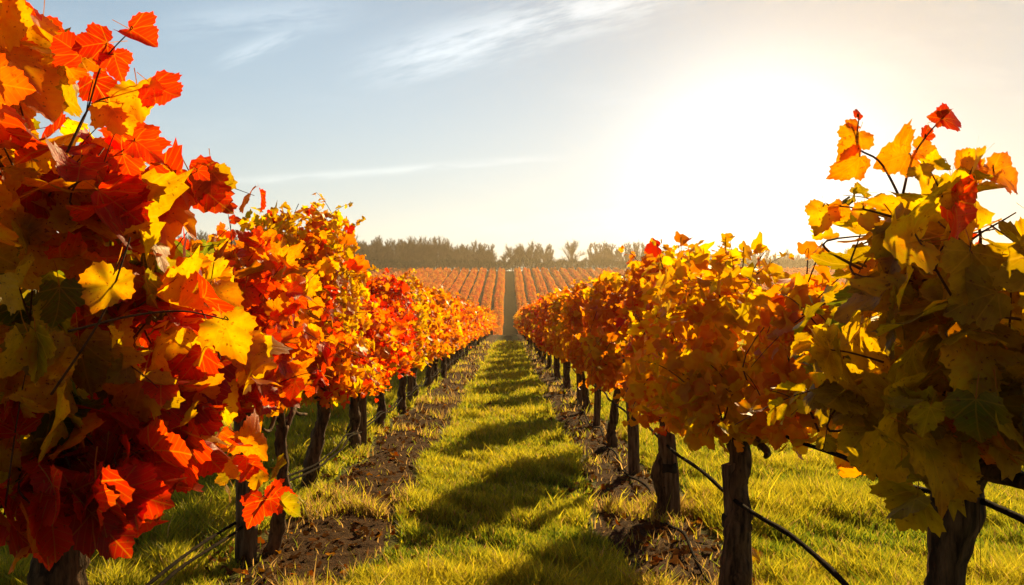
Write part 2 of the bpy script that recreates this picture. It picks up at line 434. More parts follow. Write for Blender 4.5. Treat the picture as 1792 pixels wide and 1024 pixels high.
def crown(blobs, n, size, lod, pal, r, edge=True, offset=0.0, seedk=0, shell=3.2, stems=None):
    """leaves spread through blobs (centre, radii, weight); thicker towards the outside, ragged in outline"""
    w = np.array([b[2] for b in blobs], float); w /= w.sum()
    idx = r.choice(len(blobs), n, p=w)
    Cn = np.array([b[0] for b in blobs])[idx]; Rd = np.array([b[1] for b in blobs])[idx]; Of = np.array([b[3] if len(b) > 3 else 0.0 for b in blobs])[idx]
    d = norm(r.standard_normal((n, 3)))
    rad = r.random(n) ** (1 / shell)
    lump = 1 + 0.30 * wob(Cn * 1.7 + d * 1.3, 2.6, seedk)
    dd = np.sign(d) * np.abs(d) ** 0.8
    P = Cn + dd * Rd * (rad * lump)[:, None]
    taper = np.ones(n); zmin = min(b[0][2] - b[1][2] * 1.05 for b in blobs)
    ns = int(n * 0.22 / 6)        # ragged sprays: shoots that break out of the mass, a row of shrinking leaves on each
    if ns:
        k0 = r.choice(n, ns, replace=False); gl = 2.6 * size ** 0.5 * 0.42
        dirs = norm(norm(d[k0] / Rd[k0]) * 0.8 + r.standard_normal((ns, 3)) * 0.45 + np.array([0, 0, 1.0]) * r.choice([0.7, 0.3, -0.7], ns)[:, None])
        ln = r.uniform(0.35, 1.0, ns) * gl
        for q in range(ns):
            m_ = (np.arange(6) + k0[q]) % n; f = np.linspace(0.25, 1.0, 6)
            s0 = Cn[k0[q]] + dd[k0[q]] * Rd[k0[q]] * 0.92 * lump[k0[q]]
            if stems is not None:
                g = np.linspace(-0.35, 1.0, 6)
                stems.append(s0 + dirs[q] * (ln[q] * g)[:, None] + np.array([0, 0, -0.25]) * (ln[q] * np.maximum(g, 0) ** 2)[:, None])
            P[m_] = s0 + dirs[q] * (ln[q] * f)[:, None] + np.array([0, 0, -0.25]) * (ln[q] * f ** 2)[:, None] + r.normal(0, size * (0.12 if lod == 0 else 0.25), (6, 3))
            taper[m_] = 1.05 - 0.6 * f
    lo = P[:, 2] < zmin; P[lo, 2] = zmin + r.random(lo.sum()) * 0.2
    out = norm(d / Rd * Rd.mean())
    nr = norm(out * 0.75 + r.standard_normal((n, 3)) * 0.55 + np.array([0, 0, 0.25]))
    tip = out * 0.45 + r.standard_normal((n, 3)) * 0.55 + np.array([0, 0, -0.75])
    sz = size * np.clip(r.normal(1, 0.24, n), 0.5, 1.5) * taper
    t = 0.5 + (0.24 if lod == 0 else 0.34) * wob(P, 2.4 / max(size * 8, 0.7), seedk + 3) + r.normal(0, 0.13 if lod == 0 else 0.095, n) + offset + Of
    t = np.clip(t, 0.001, 0.999)
    c = pick(pal, t) * r.uniform(0.75, 1.2, n)[:, None]
    e = None
    if edge:
        e = pick(pal, np.clip(t + r.uniform(-0.05, 0.22, n), 0, 0.999)) * r.uniform(0.8, 1.15, n)[:, None]
    return leaves(P, nr, tip, sz, c, lod, r, e)

def merge_leaves(L):
    V, T, C, U, o = [], [], [], [], 0
    for v, t, c, u in L:
        V.append(v); T.append(t + o); C.append(c); U.append(u); o += len(v)
    return np.vstack(V), np.vstack(T), np.vstack(C), np.vstack(U)

def foliage_mesh(name, L, material, origin=(0, 0, 0)):
    V, T, C, U = L
    return mesh_np(name, V - np.asarray(origin), T, material,
                   {'col': ('FLOAT_COLOR', C), 'luv': ('FLOAT_VECTOR', U)})

# ------------------------------------------------------------------ terrain
_ty = np.arange(-60, 961, 1.0)
_tz = np.interp(_ty, [-60, 66, 80, 105, 140, 176, 320, 346, 400, 960], [0, 0, -0.25, -1.9, -3.9, -2.3, 18.6, 20.4, 21.0, 22.0])
_tz = np.convolve(np.pad(_tz, 6, mode='edge'), np.ones(13) / 13, 'valid')
def terr(y): return np.interp(y, _ty, _tz)

def grid(xs, ys, zf):
    X, Y = np.meshgrid(xs, ys); Z = zf(X, Y)
    V = np.stack([X, Y, Z], -1).reshape(-1, 3); nx = len(xs)
    i = (np.arange(len(ys) - 1)[:, None] * nx + np.arange(nx - 1)[None, :]).ravel()
    T = np.vstack([np.stack([i, i + 1, i + nx + 1], -1), np.stack([i, i + nx + 1, i + nx], -1)])
    return V, T

LX, RX = -1.47, 1.03                       # the two rows
V, T = grid(np.array([-560, -300, -120, -60, -30, -15, -8, -4, -2, -1, 0, 1, 2, 4, 8, 15, 30, 60, 120, 300, 560.0]),
            np.concatenate([np.arange(-55, 60, 5), np.arange(60, 360, 3), np.arange(360, 950, 40)]).astype(float),
            lambda X, Y: terr(Y))
kind(link('ground', mesh_np('ground', V, T, M['ground'])), 'structure')

def soil_edge(Y, s, k_): return 0.10 * wob(np.stack([Y * 0, Y, Y * 0 + s * 3.3], -1), 1.7, k_)
def soil_strip(x0, x1, s):
    ys = np.concatenate([np.arange(1.0, 14, 0.035), np.arange(14, 30, 0.12), np.arange(30, 80, 0.5)])
    us = np.linspace(0, 1, 34); X, Y = np.meshgrid(us, ys)
    a = x0 + soil_edge(Y, s, 1); b = x1 + soil_edge(Y, s, 4)
    XX = a + (b - a) * X
    q = np.stack([XX, Y, Y * 0], -1)
    dome = np.sin(pi * X) ** 0.5
    Z = terr(Y) - 0.02 + 0.045 * dome + dome * (0.012 * wob(q, 9, 2) + 0.010 * wob(q, 31, 5) + 0.006 * rng.standard_normal(X.shape))
    V = np.stack([XX, Y, Z], -1).reshape(-1, 3); nx = len(us)
    i = (np.arange(len(ys) - 1)[:, None] * nx + np.arange(nx - 1)[None, :]).ravel()
    T = np.vstack([np.stack([i, i + 1, i + nx + 1], -1), np.stack([i, i + nx + 1, i + nx], -1)])
    return kind(link('soil_strip', mesh_np('soil_strip', V, T, M['soil'])), 'structure')
SOIL_L, SOIL_R = (-1.42, -0.72), (0.60, 1.22)
soil_strip(*SOIL_L, -1); soil_strip(*SOIL_R, 1)

V, T = grid(np.linspace(-1.15, 1.95, 6), np.arange(84, 335, 3.0), lambda X, Y: terr(Y) + 0.03)
kind(link('track', mesh_np('track', V, T, M['track'])), 'structure')

# ------------------------------------------------------------------ grass
def grass_field():
    r = np.random.default_rng(21)
    n = 1700000
    Y = 2.6 * (46 / 2.6) ** (r.random(n) ** 1.15)           # thicker near the camera
    half = Y * 0.66 + 1.0
    X = r.uniform(-1, 1, n) * half
    # where blades may stand
    eL, eR = soil_edge(Y, -1, 1), soil_edge(Y, -1, 4)
    inL = (X > SOIL_L[0] + eL) & (X < SOIL_L[1] + eR)
    inR = (X > SOIL_R[0] + soil_edge(Y, 1, 1)) & (X < SOIL_R[1] + soil_edge(Y, 1, 4))
    path = (X > -1.0) & (X < 0.85)
    q = np.stack([X, Y, X * 0], -1)
    cl = wob(q, 2.6, 2); fine = wob(q, 8.0, 6)
    p = np.full(n, 0.8); p[path] = 1.0
    p *= np.clip(0.72 + 0.4 * cl + 0.25 * fine, 0.12, 1)
    soil = inL | inR
    tuft = np.clip((cl + 0.6 * fine) * 1.6 - 0.75, 0.03, 0.9)
    p[soil] = tuft[soil] * 0.7
    dl = np.abs(X - LX) < 0.30
    p[dl] *= 0.75
    k_ = r.random(n) < p
    X, Y, cl, fine, soil = X[k_], Y[k_], cl[k_], fine[k_], soil[k_]; n = len(X)
    Ht = r.uniform(0.035, 0.08, n) * np.clip(1 + 0.5 * cl + 0.55 * fine, 0.35, 2.0) * (1 + Y / 60)
    Ht *= np.where(r.random(n) < 0.02, 1.7, 1.0)
    side = (X < LX - 0.1) | (X > RX + 0.25)
    Ht = np.where(side, Ht * 1.45, Ht)
    Wd = r.uniform(0.0012, 0.0026, n) * (1 + Y / 5.0)
    a = r.uniform(0, 2 * pi, n); lean = r.uniform(0.15, 0.9, n) * Ht; la = r.uniform(0, 2 * pi, n)
    B = np.stack([X, Y, terr(Y) - 0.004], -1)
    w = np.stack([np.cos(a), np.sin(a), a * 0], -1) * Wd[:, None]
    lv = np.stack([np.cos(la), np.sin(la), la * 0], -1) * lean[:, None]
    up = np.zeros((n, 3)); up[:, 2] = Ht
    V = np.stack([B - w, B + w, B - w * 0.8 + up * 0.55 + lv * 0.3, B + w * 0.8 + up * 0.55 + lv * 0.3, B + up + lv], 1)
    T = (np.array([(0, 1, 3), (0, 3, 2), (2, 3, 4)])[None] + (np.arange(n) * 5)[:, None, None]).reshape(-1, 3)
    t = np.clip(0.45 + 0.3 * cl + r.normal(0, 0.22, n), 0, 1)[:, None]
    c = np.array([0.078, 0.138, 0.008]) * (1 - t) + np.array([0.46, 0.38, 0.016]) * t
    dry = r.random(n) < np.where(soil, 0.55, 0.07)
    c[dry] = np.array([0.34, 0.22, 0.07]) * r.uniform(0.6, 1.1, (dry.sum(), 1))
    c *= r.uniform(0.75, 1.2, (n, 1))
    C = np.ones((n, 5, 4)); C[:, :, :3] = c[:, None, :]
    me = mesh_np('grass', V.reshape(-1, 3), T, M['grass'], {'col': ('FLOAT_COLOR', C.reshape(-1, 4))})
    kind(link('grass', me), 'stuff')
grass_field()

def leaf_litter():
    r = np.random.default_rng(5); n = 2600
    Y = 3.0 * (40 / 3.0) ** (r.random(n) ** 1.1)
    lf = r.random(n) < 0.5
    X = np.where(lf, r.normal(-1.15, 0.33, n), r.normal(0.98, 0.28, n))
    B = np.stack([X, Y, terr(Y) + r.uniform(0.02, 0.045, n)], -1)
    nr = norm(np.array([0, 0, 1.0]) + r.standard_normal((n, 3)) * 0.5)
    c = np.array([0.16, 0.075, 0.025])[None] * r.uniform(0.5, 1.4, (n, 1))
    hot = r.random(n) < 0.07; c[hot] = ORA * 0.6; hot = r.random(n) < 0.06; c[hot] = GOLD * 0.8
    L = leaves(B, nr, r.standard_normal((n, 3)), r.uniform(0.016, 0.042, n) * (1 + Y / 30), c, 2, r)
    kind(link('leaf_litter', foliage_mesh('leaf_litter', L, M['litter'])), 'stuff')
leaf_litter()

# ------------------------------------------------------------------ vines
def at(px, py, Y):
    """where a line of sight meets the plane at distance Y"""
    return np.array([(px - 890) / 1500 * Y, Y, CAM_H - (py - 557) / 1500 * Y])

def trunk_parts(h, rad, r, lean=(0.0, 0.0), arms=2, kink=0.05, armlen=0.38, sides=11):
    """a gnarled vine stem with a knuckled head and two arms along the wire"""
    n = 9; z = np.linspace(-0.06, h, n)
    x = np.cumsum(r.normal(0, kink / 3, n)); y = np.cumsum(r.normal(0, kink / 3, n))
    x = (x - x[0]) + np.linspace(0, lean[0], n); y = (y - y[0]) + np.linspace(0, lean[1], n)
    pts = smooth_path(np.stack([x, y, z], -1), 4)
    u = np.linspace(0, 1, len(pts))
    rr = rad * (1.18 - 0.5 * u + 0.35 * np.exp(-((u - 1) / 0.12) ** 2) + 0.25 * np.exp(-(u / 0.08) ** 2)) * (1 + 0.08 * np.sin(u * 23 + r.uniform(0, 6)))
    P = [tube(pts, rr, sides, 0.07, r)]
    top = pts[-1]
    for i in range(arms):
        s = 1 if i % 2 == 0 else -1
        q = [top + np.array([0, 0, -0.05])]
        for j in range(1, 5):
            q.append(top + np.array([r.normal(0, 0.03), s * armlen * j / 4 + r.normal(0, 0.02), 0.05 + 0.05 * sin(j * 1.3) + r.normal(0, 0.02)]))
        q = smooth_path(q, 3)
        P.append(tube(q, np.linspace(rad * 0.55, rad * 0.22, len(q)), 7, 0.08, r))
    # broken spur stubs on the head
    for i in range(3):
        dvec = norm(np.array([r.normal(0, 0.6), r.normal(0, 0.6), 0.8]))
        q = np.array([top - dvec * 0.03, top + dvec * 0.05, top + dvec * r.uniform(0.09, 0.14)])
        P.append(tube(q, [rad * 0.45, rad * 0.34, rad * 0.2], 6, 0.1, r))
    return join(P)

def cane_parts(n, x0, y0, z0, rx, ry, z1, r, rad=0.006):
    P = []
    for i in range(n):
        b = np.array([r.normal(x0, 0.05), y0 + r.uniform(-ry, ry) * 0.7, z0])
        e = np.array([x0 + r.normal(0, rx * 0.6), b[1] + r.normal(0, 0.2), z1 * r.uniform(0.85, 1.06)])
        mid = (b + e) / 2 + r.normal(0, 0.06, 3)
        q = smooth_path([b, mid, e], 5)
        P.append(tube(q, np.linspace(rad, rad * 0.35, len(q)), 5, 0, r))
    return join(P)

def vine(label, X, Y, group, blobs, n, size, lod, pal, seed, h=0.72, rad=0.065, offset=0.0, lean=(0, 0),
         material='leaf', shoots=(), arms=2, extra=None, canes=7, kink=0.05, seedk=0):
    """a grapevine: trunk, canes and foliage under one empty at its foot; blobs are in world coordinates"""
    r = np.random.default_rng(seed); foot = np.array([X, Y, float(terr(Y))])
    t = thing('grapevine', label, 'grapevine', foot, group)
    V, T = trunk_parts(h, rad, r, lean, arms, kink)
    link('trunk', mesh_np('trunk', V, T, M['bark']), t)
    stems = []
    L = [crown(blobs, n, size, lod, pal, r, True, offset, seedk, 3.2, stems)]
    zlow = min(b[0][2] - b[1][2] * 1.05 for b in blobs)
    cp = [tube(smooth_path(q, 2), np.linspace(0.0030, 0.0010, 11), 5, 0, r) for q in stems if q[:, 2].min() > zlow]
    for b in blobs:       # canes run through the leaf mass
        c, R = b[:2]
        for i in range(canes):
            s = c + np.array([r.normal(0, R[0] * 0.25), r.uniform(-0.6, 0.6) * R[1], -R[2] * 0.75])
            e = c + np.array([r.normal(0, R[0] * 0.4), r.uniform(-0.75, 0.75) * R[1], R[2] * r.uniform(0.5, 0.88)])
            q = smooth_path([s, (s + e) / 2 + r.normal(0, 0.07, 3), e], 5)
            cp.append(tube(q, np.linspace(0.0045, 0.0016, len(q)), 5, 0, r))
    for path, lf in shoots:   # bare shoots that stand clear of the crown, leaf by leaf
        q = smooth_path(path, 6); cp.append(tube(q, np.linspace(0.0032, 0.0013, len(q)), 6, 0, r))
        for (pos, nr, tip, sz, c, att) in lf:
            pos = np.asarray(pos, float)
            if att is not None:
                qq = smooth_path([att, (np.asarray(att) + pos) / 2 + np.array([0, 0, 0.008]), pos], 3)
                cp.append(tube(qq, np.full(len(qq), 0.0014), 5, 0, r))
            L.append(leaves(pos[None], norm(np.asarray(nr, float))[None], np.asarray(tip, float)[None], np.array([sz]),
                            np.asarray(c)[None], lod, r, np.asarray(c)[None] * np.array([[1.05, 0.8, 0.8]])))
    V, T = join(cp)
    link('cane', mesh_np('cane', V - foot, T, M['cane']), t)
    link('foliage', foliage_mesh('foliage', merge_leaves(L), M[material], foot), t)
    return t

def shoot(pts, lvs, Y):
    """pts: pixel bearings of a shoot at distance Y; lvs: (px, py, size px, tip angle deg, colour, tilt, attach index)"""
    P = [at(px, py, Y + dy) for px, py, dy in pts]; out = []
    for px, py, s, a, c, tilt, ai in lvs:
        b = at(px, py, Y + (pts[ai][2] if ai is not None else 0))
        tip = np.array([cos(radians(a)), 0.25 * sin(tilt * 3), sin(radians(a))])
        nr = np.array([0.5 * sin(tilt), -1.0, 0.5 * cos(tilt * 2)])
        out.append((b, nr, tip, s / 1500 * Y, c, P[ai] if ai is not None else None))
    return P, out

GL, GR = 'grapevines of the left row', 'grapevines of the right row'

# --- the two vines of the left foreground
B = lambda px, py, Y, r, w, o=0.0: (at(px, py, Y), np.array(r), w, o)
sh = [shoot([(100, 300, 0), (150, 200, 0), (180, 110, 0), (232, 50, 0)],
            [(228, 52, 62, -35, RED, 0.3, 3), (188, 75, 60, 190, DRED, 0.8, 2), (200, 95, 55, -75, RED, 0.1, 2),
             (163, 140, 60, -60, DRED, 1.2, 1), (140, 95, 60, 150, RED, 0.5, 2)], 2.25),
      shoot([(120, 260, 0), (160, 185, 0), (215, 165, 0), (268, 150, 0)],
            [(268, 148, 62, -40, RED, 0.4, 3), (240, 150, 70, -80, GOLD, 0.2, 2), (190, 180, 70, -60, YEL, 0.6, 1)], 2.2),
      shoot([(120, 330, 0), (180, 290, 0), (235, 248, 0)],
            [(236, 246, 58, -35, RED, 0.2, 2), (210, 215, 50, 60, RED, 0.7, 1), (215, 270, 55, -80, RED, 0.9, 1)], 2.25),
      shoot([(230, 360, 0), (275, 330, 0), (312, 316, 0), (345, 300, 0)],
            [(308, 308, 24, -60, DRED, 0.3, 2), (345, 298, 26, -40, RED, 0.7, 3)], 2.5),
      shoot([(90, 690, 0), (175, 560, -0.1), (220, 440, -0.1), (228, 415, -0.1)], [(200, 480, 80, -110, GOLD, 0.5, 2)], 1.95),
      shoot([(120, 580, 0), (230, 553, -0.05), (320, 545, -0.05), (400, 560, 0)], [(390, 560, 70, -70, GOLD, 0.2, 3)], 2.0)]
vine('large red and gold grapevine that fills the left foreground', LX + 0.02, 2.62, GL,
     [B(60, 560, 2.5, (0.38, 0.5, 0.50), 5, -0.36), B(10, 170, 2.5, (0.20, 0.35, 0.42), 2.2, -0.10), B(140, 845, 2.35, (0.22, 0.25, 0.13), 1.3, 0.2),
      B(320, 600, 2.75, (0.19, 0.35, 0.33), 2.0, 0.08), B(235, 735, 2.6, (0.20, 0.3, 0.17), 1.3, 0.26), B(190, 330, 2.45, (0.16, 0.3, 0.16), 1.0, 0.2)],
     740, 0.126, 0, PAL_RED, 11, 0.80, 0.088, 0.0, (0.03, 0.0), 'leaf_big', sh, kink=0.07)
sh = [shoot([(405, 440, 0), (404, 405, 0), (398, 368, 0)], [(400, 366, 26, 160, DRED, 0.3, 2), (398, 362, 18, 20, RED, 0.8, 2), (404, 385, 18, 10, DRED, 0.4, 1)], 4.4)]
vine('scarlet grapevine behind the first post of the left row', LX + 0.15, 4.72, GL,
     [B(420, 575, 4.4, (0.30, 0.62, 0.40), 4), B(375, 510, 4.5, (0.24, 0.45, 0.22), 1.5), B(430, 640, 4.3, (0.22, 0.4, 0.15), 1)],
     780, 0.110, 0, PAL_FIRE, 12, 0.70, 0.036, 0.0, (0.04, 0.05), 'leaf_big', sh, kink=0.06)
sh = [shoot([(480, 420, 0), (478, 378, 0)], [(480, 386, 22, 200, DRED, 0.2, 1), (474, 378, 18, 60, RED, 0.7, 1)], 6.3),
      shoot([(546, 420, 0), (546, 375, 0)], [(548, 374, 16, 150, DRED, 0.2, 1), (550, 392, 22, -20, RED, 0.7, 1), (565, 395, 22, -30, RED, 0.1, 1)], 6.3),
      shoot([(590, 450, 0), (605, 410, 0)], [(603, 415, 26, -60, ORA, 0.2, 1), (608, 403, 16, 30, DRED, 0.7, 1)], 6.3),
      shoot([(600, 480, 0), (622, 460, 0)], [(622, 462, 26, -20, ORA, 0.4, 1), (617, 470, 24, 80, RED, 0.4, 1)], 6.3)]
vine('tall round gold and orange grapevine on a thick dark trunk, third from the left edge', LX, 6.5, GL,
     [B(545, 560, 6.5, (0.42, 0.72, 0.58), 5), B(535, 435, 6.4, (0.34, 0.5, 0.28), 1.8), B(580, 640, 6.4, (0.36, 0.5, 0.28), 1.6)],
     3700, 0.058, 1, PAL_GOLD, 13, 0.74, 0.060, 0.13, (0.05, 0.0), 'leaf', sh)

# --- right foreground
sh = [shoot([(1600, 400, 0), (1545, 290, 0), (1502, 258, 0), (1503, 205, 0)],
            [(1502, 232, 56, -120, ORA, 0.2, 2), (1500, 205, 20, 70, DRED, 0.7, 3), (1505, 275, 58, -120, ORA, 1.3, 2), (1490, 222, 24, 60, ORA, 0.3, 2)], 1.95),
      shoot([(1580, 340, 0), (1595, 280, 0), (1620, 240, 0), (1650, 205, 0)],
            [(1650, 208, 48, 10, DRED, 0.2, 3), (1648, 208, 30, 170, DRED, 0.9, 3), (1618, 240, 24, 70, DRED, 0.7, 2), (1605, 262, 52, -20, ORA, 0.4, 1), (1590, 270, 62, 200, ORA, 0.1, 1)], 1.95),
      shoot([(1690, 330, 0), (1698, 300, 0)], [(1698, 300, 56, 35, ORA, 0.3, 1), (1696, 300, 52, 140, ORA, 1.0, 1), (1700, 298, 40, -30, GOLD, 0.6, 1)], 1.95),
      shoot([(1600, 390, 0), (1510, 366, 0), (1450, 360, 0)],
            [(1440, 362, 52, -105, GOLD, 0.2, 2), (1472, 360, 40, -115, ORA, 1.1, 2), (1512, 366, 50, -105, GOLD, 0.5, 1)], 1.95),
      shoot([(1740, 320, 0), (1738, 290, 0)], [(1738, 300, 75, -20, ORA, 0.3, 1)], 1.9),
      shoot([(1690, 560, 0), (1625, 450, -0.1), (1590, 390, -0.1)], [(1610, 420, 90, 200, GOLD, 0.4, 1)], 1.72),
      shoot([(1792, 560, 0), (1720, 545, -0.1), (1690, 500, -0.1), (1700, 420, -0.1)], [(1700, 440, 95, -100, OLI, 0.4, 1)], 1.72)]
vine('big leafed olive and amber grapevine that fills the right foreground', 1.11, 1.98, GR,
     [B(1660, 595, 1.95, (0.24, 0.5, 0.23), 4), B(1720, 445, 1.95, (0.15, 0.35, 0.11), 1.2, 0.32), B(1580, 440, 1.98, (0.07, 0.2, 0.09), 0.5, 0.25),
      B(1720, 700, 1.9, (0.20, 0.35, 0.13), 1.2), B(1530, 670, 2.3, (0.13, 0.3, 0.15), 0.8)],
     370, 0.106, 0, PAL_OLIVE, 14, 0.90, 0.057, -0.09, (0.02, 0.0), 'leaf_big', sh, kink=0.05)
sh = [shoot([(1160, 470, 0), (1150, 428, 0)], [(1152, 432, 26, 190, DRED, 0.2, 1)], 4.6),
      shoot([(1192, 470, 0), (1192, 415, 0)], [(1190, 425, 26, 40, ORA, 0.2, 1)], 4.4),
      shoot([(1270, 460, 0), (1270, 415, 0)], [(1271, 420, 18, 60, GOLD, 0.2, 1)], 4.0),
      shoot([(1300, 470, 0), (1302, 432, 0)], [(1300, 440, 26, 10, GOLD, 0.2, 1)], 4.0),
      shoot([(1412, 480, 0), (1415, 435, 0)], [(1408, 445, 30, 60, ORA, 0.2, 1)], 3.4)]
vine('broad amber gold grapevine on the forked trunk with a broken stub', RX, 3.92, GR,
     [B(1260, 590, 4.05, (0.33, 0.52, 0.42), 4), B(1425, 625, 3.2, (0.20, 0.40, 0.33), 2.2, 0.12), B(1270, 700, 3.9, (0.30, 0.45, 0.16), 1.2)],
     1900, 0.064, 1, PAL_AMBER, 15, 0.72, 0.056, 0.16, (0.05, 0.0), 'leaf', sh)

# --- the nearer vines of each row, each with its own crown
def row_blobs(X, Y, r, top, low, hw=0.36, hl=0.78):
    z = (top + low) / 2; h = (top - low) / 2
    return [(np.array([X, Y, z]), np.array([hw, hl, h]), 4),
            (np.array([X + r.normal(0, 0.06), Y + r.uniform(-0.3, 0.3), top - 0.22]), np.array([hw * 0.75, hl * 0.55, 0.28]), 1.2),
            (np.array([X + r.normal(0, 0.05), Y + r.uniform(-0.3, 0.3), low + 0.18]), np.array([hw * 0.85, hl * 0.7, 0.22]), 1.2)]
left_mid = [(8.2, 'red orange grapevine behind the weathered post, fourth from the left edge', PAL_FIRE, 1.54),
            (9.85, 'crimson grapevine on a forked dark trunk in the left row, fifth from the left edge', PAL_FIRE, 1.72),
            (11.7, 'yellow green grapevine with orange fringe in the left row, sixth from the left edge', PAL_GOLD, 1.78),
            (13.5, 'orange red grapevine in the left row, seventh from the left edge', PAL_ORANGE, 1.72),
            (15.3, 'golden orange grapevine in the left row, eighth from the left edge', PAL_ORANGE, 1.78)]
for i, (Y, lb, pal, top) in enumerate(left_mid):
    r = np.random.default_rng(40 + i)
    vine(lb, LX, Y, GL, row_blobs(LX, Y, r, top, 0.68), 2500 - 220 * i, 0.062 + 0.006 * i, 1 if i < 2 else 2, pal, 50 + i, 0.68, 0.052, 0.0, seedk=i)
right_mid = [(5.62, 'fiery orange grapevine on the thick banded trunk, third from the right edge', PAL_FLAME, 1.68),
             (8.55, 'gold and orange grapevine on a crooked trunk, fourth from the right edge', PAL_FLAME, 1.70),
             (11.7, 'orange grapevine in the right row, fifth from the right edge', PAL_ORANGE, 1.70),
             (14.8, 'amber orange grapevine in the right row, sixth from the right edge', PAL_ORANGE, 1.66)]
for i, (Y, lb, pal, top) in enumerate(right_mid):
    r = np.random.default_rng(70 + i)
    vine(lb, RX, Y, GR, row_blobs(RX, Y, r, top, 0.64, 0.25, 0.68), 2000 - 180 * i, 0.062 + 0.006 * i, 1 if i < 2 else 2, pal, 80 + i, 0.70, 0.048, 0.0, seedk=i + 4)

# --- the rest of the rows: a few kinds, copied along the wires
def proto(pal, n, size, lod, seed, seedk):
    r = np.random.default_rng(seed)
    t = thing('grapevine', '', 'grapevine', (0, 0, 0))
    V, T = trunk_parts(0.70, 0.055, r, sides=8)
    link('trunk', mesh_np('trunk', V, T, M['bark']), t)
    bl = row_blobs(0, 0, r, 1.72, 0.60, 0.30, 0.95)
    link('foliage', foliage_mesh('foliage', crown(bl, n, size, lod, pal, r, False, 0.0, seedk), M['leaf_far']), t)
    return t
mids = [proto(p, 1300, 0.10, 2, 100 + i, i) for i, p in enumerate((PAL_ORANGE, PAL_FLAME, PAL_FLAME, PAL_ORANGE))]
fars = [proto(p, 950, 0.145, 3, 110 + i, i + 2) for i, p in enumerate((PAL_ORANGE, PAL_ORANGE, PAL_GOLD))]
used = set()
def put_vine(pr, X, Y, lb, g, r):
    sc = (r.uniform(0.92, 1.08) * r.choice([-1, 1]), r.uniform(0.95, 1.08), r.uniform(0.93, 1.07))
    loc = (X + r.normal(0, 0.02), Y, float(terr(Y)))
    if pr.name not in used:
        used.add(pr.name); pr.location = loc; pr['label'] = lb; pr['group'] = g
    else: dup(pr, loc, lb, g, sc)
r = np.random.default_rng(3)
for X, y0, step, g, sd_ in ((LX, 17.0, 1.75, GL, 'left'), (RX, 17.9, 3.0, GR, 'right')):
    Y = y0; i = 0
    while Y < 75:
        near = Y < 34
        lb = (('orange grapevine halfway along the %s row' if near else 'tiny distant orange grapevine at the far end of the %s row') % sd_)
        put_vine((mids if near else fars)[i % (4 if near else 3)], X, Y, lb, g + (', halfway along' if near else ', far end'), r)
        Y += step * r.uniform(0.95, 1.05); i += 1

# ------------------------------------------------------------------ posts
def post_mesh(h, w, r, d=None):
    d = d or w * 0.8; n = 9; P = []
    zs = np.linspace(-0.1, h, n); V = []
    prof = np.array([(-1, -0.7), (-0.7, -1), (0.7, -1), (1, -0.7), (1, 0.7), (0.7, 1), (-0.7, 1), (-1, 0.7)])
    off = r.normal(0, 0.04, (8, 2))
    for i, z in enumerate(zs):
        q = (prof + off + r.normal(0, 0.025, (8, 2))) * np.array([w / 2, d / 2])
        V.append(np.column_stack([q + np.array([0.012 * sin(i * 0.5), 0]), np.full(8, z) + (r.normal(0, 0.008, 8) if i == n - 1 else 0)]))
    V = np.vstack(V + [np.array([[0, 0, -0.1], [0, 0, h + 0.01]])]); T = []
    for i in range(n - 1):
        for j in range(8):
            j2 = (j + 1) % 8; a, b, c, e = i * 8 + j, i * 8 + j2, (i + 1) * 8 + j2, (i + 1) * 8 + j
            T += [(a, b, c), (a, c, e)]
    for j in range(8): T += [(n * 8 + 1, (n - 1) * 8 + j, (n - 1) * 8 + (j + 1) % 8), (n * 8, (j + 1) % 8, j)]
    return V, np.array(T)
def band_mesh(w, d, z0, z1, r):
    n = 14; a = np.linspace(0, 2 * pi, n, endpoint=False); V = []; T = []
    zs = np.linspace(z0, z1, 4)
    for z in zs:
        k_ = 1 + r.normal(0, 0.03, n)
        V.append(np.column_stack([np.cos(a) * w * 0.62 * k_, np.sin(a) * d * 0.66 * k_, np.full(n, z) + r.normal(0, 0.004, n)]))
    for i in range(3):
        for j in range(n):
            j2 = (j + 1) % n; T += [(i * n + j, i * n + j2, (i + 1) * n + j2), (i * n + j, (i + 1) * n + j2, (i + 1) * n + j)]
    return np.vstack(V), np.array(T)
def post(label, X, Y, h, w, seed, group, band=None):
    r = np.random.default_rng(seed)
    t = thing('vine_post', label, 'post', (X, Y, float(terr(Y))), group)
    t.rotation_euler = (r.normal(0, 0.015), r.normal(0, 0.02), r.uniform(-0.4, 0.4))
    V, T = post_mesh(h, w, r); link('stake', mesh_np('stake', V, T, M['post'], smooth=False), t)
    if band:
        V, T = band_mesh(w, w * 0.9, band, band + 0.06, r); link('tie_band', mesh_np('tie_band', V, T, M['band']), t)
    return t
GP = 'wooden posts under the vine rows'
post('square weathered post at the head of the left row, taller and nearer than the rest', LX + 0.06, 4.58, 0.80, 0.100, 1, GP)
post('slim dark post beside the gold vine in the left row', LX + 0.02, 8.45, 0.95, 0.085, 2, GP, 0.55)
post('plain straight post in the right row with the hose bent round its foot', RX, 7.08, 1.05, 0.080, 3, GP)
post('short post with a dark band under the broad amber vine', RX + 0.03, 3.98, 0.62, 0.105, 4, GP, 0.33)
post('post with a dark band bound to the thick trunk in the right row', RX + 0.02, 5.58, 0.55, 0.10, 5, GP, 0.30)
post('dark post halfway to the far end of the right row', RX, 10.15, 0.95, 0.08, 6, GP)
pp = post('small distant post under the vines of the left row', LX, 18.0, 0.95, 0.08, 7, 'distant posts of the left row')
k_ = 0
for Y in np.arange(12.7, 74, 3.5):
    if k_: dup(pp, (LX, Y, float(terr(Y))), None, None, (1, 1, 1), 0.2 * (k_ % 5))
    else: pp.location = (LX, Y, float(terr(Y)))
    k_ += 1
pq = None
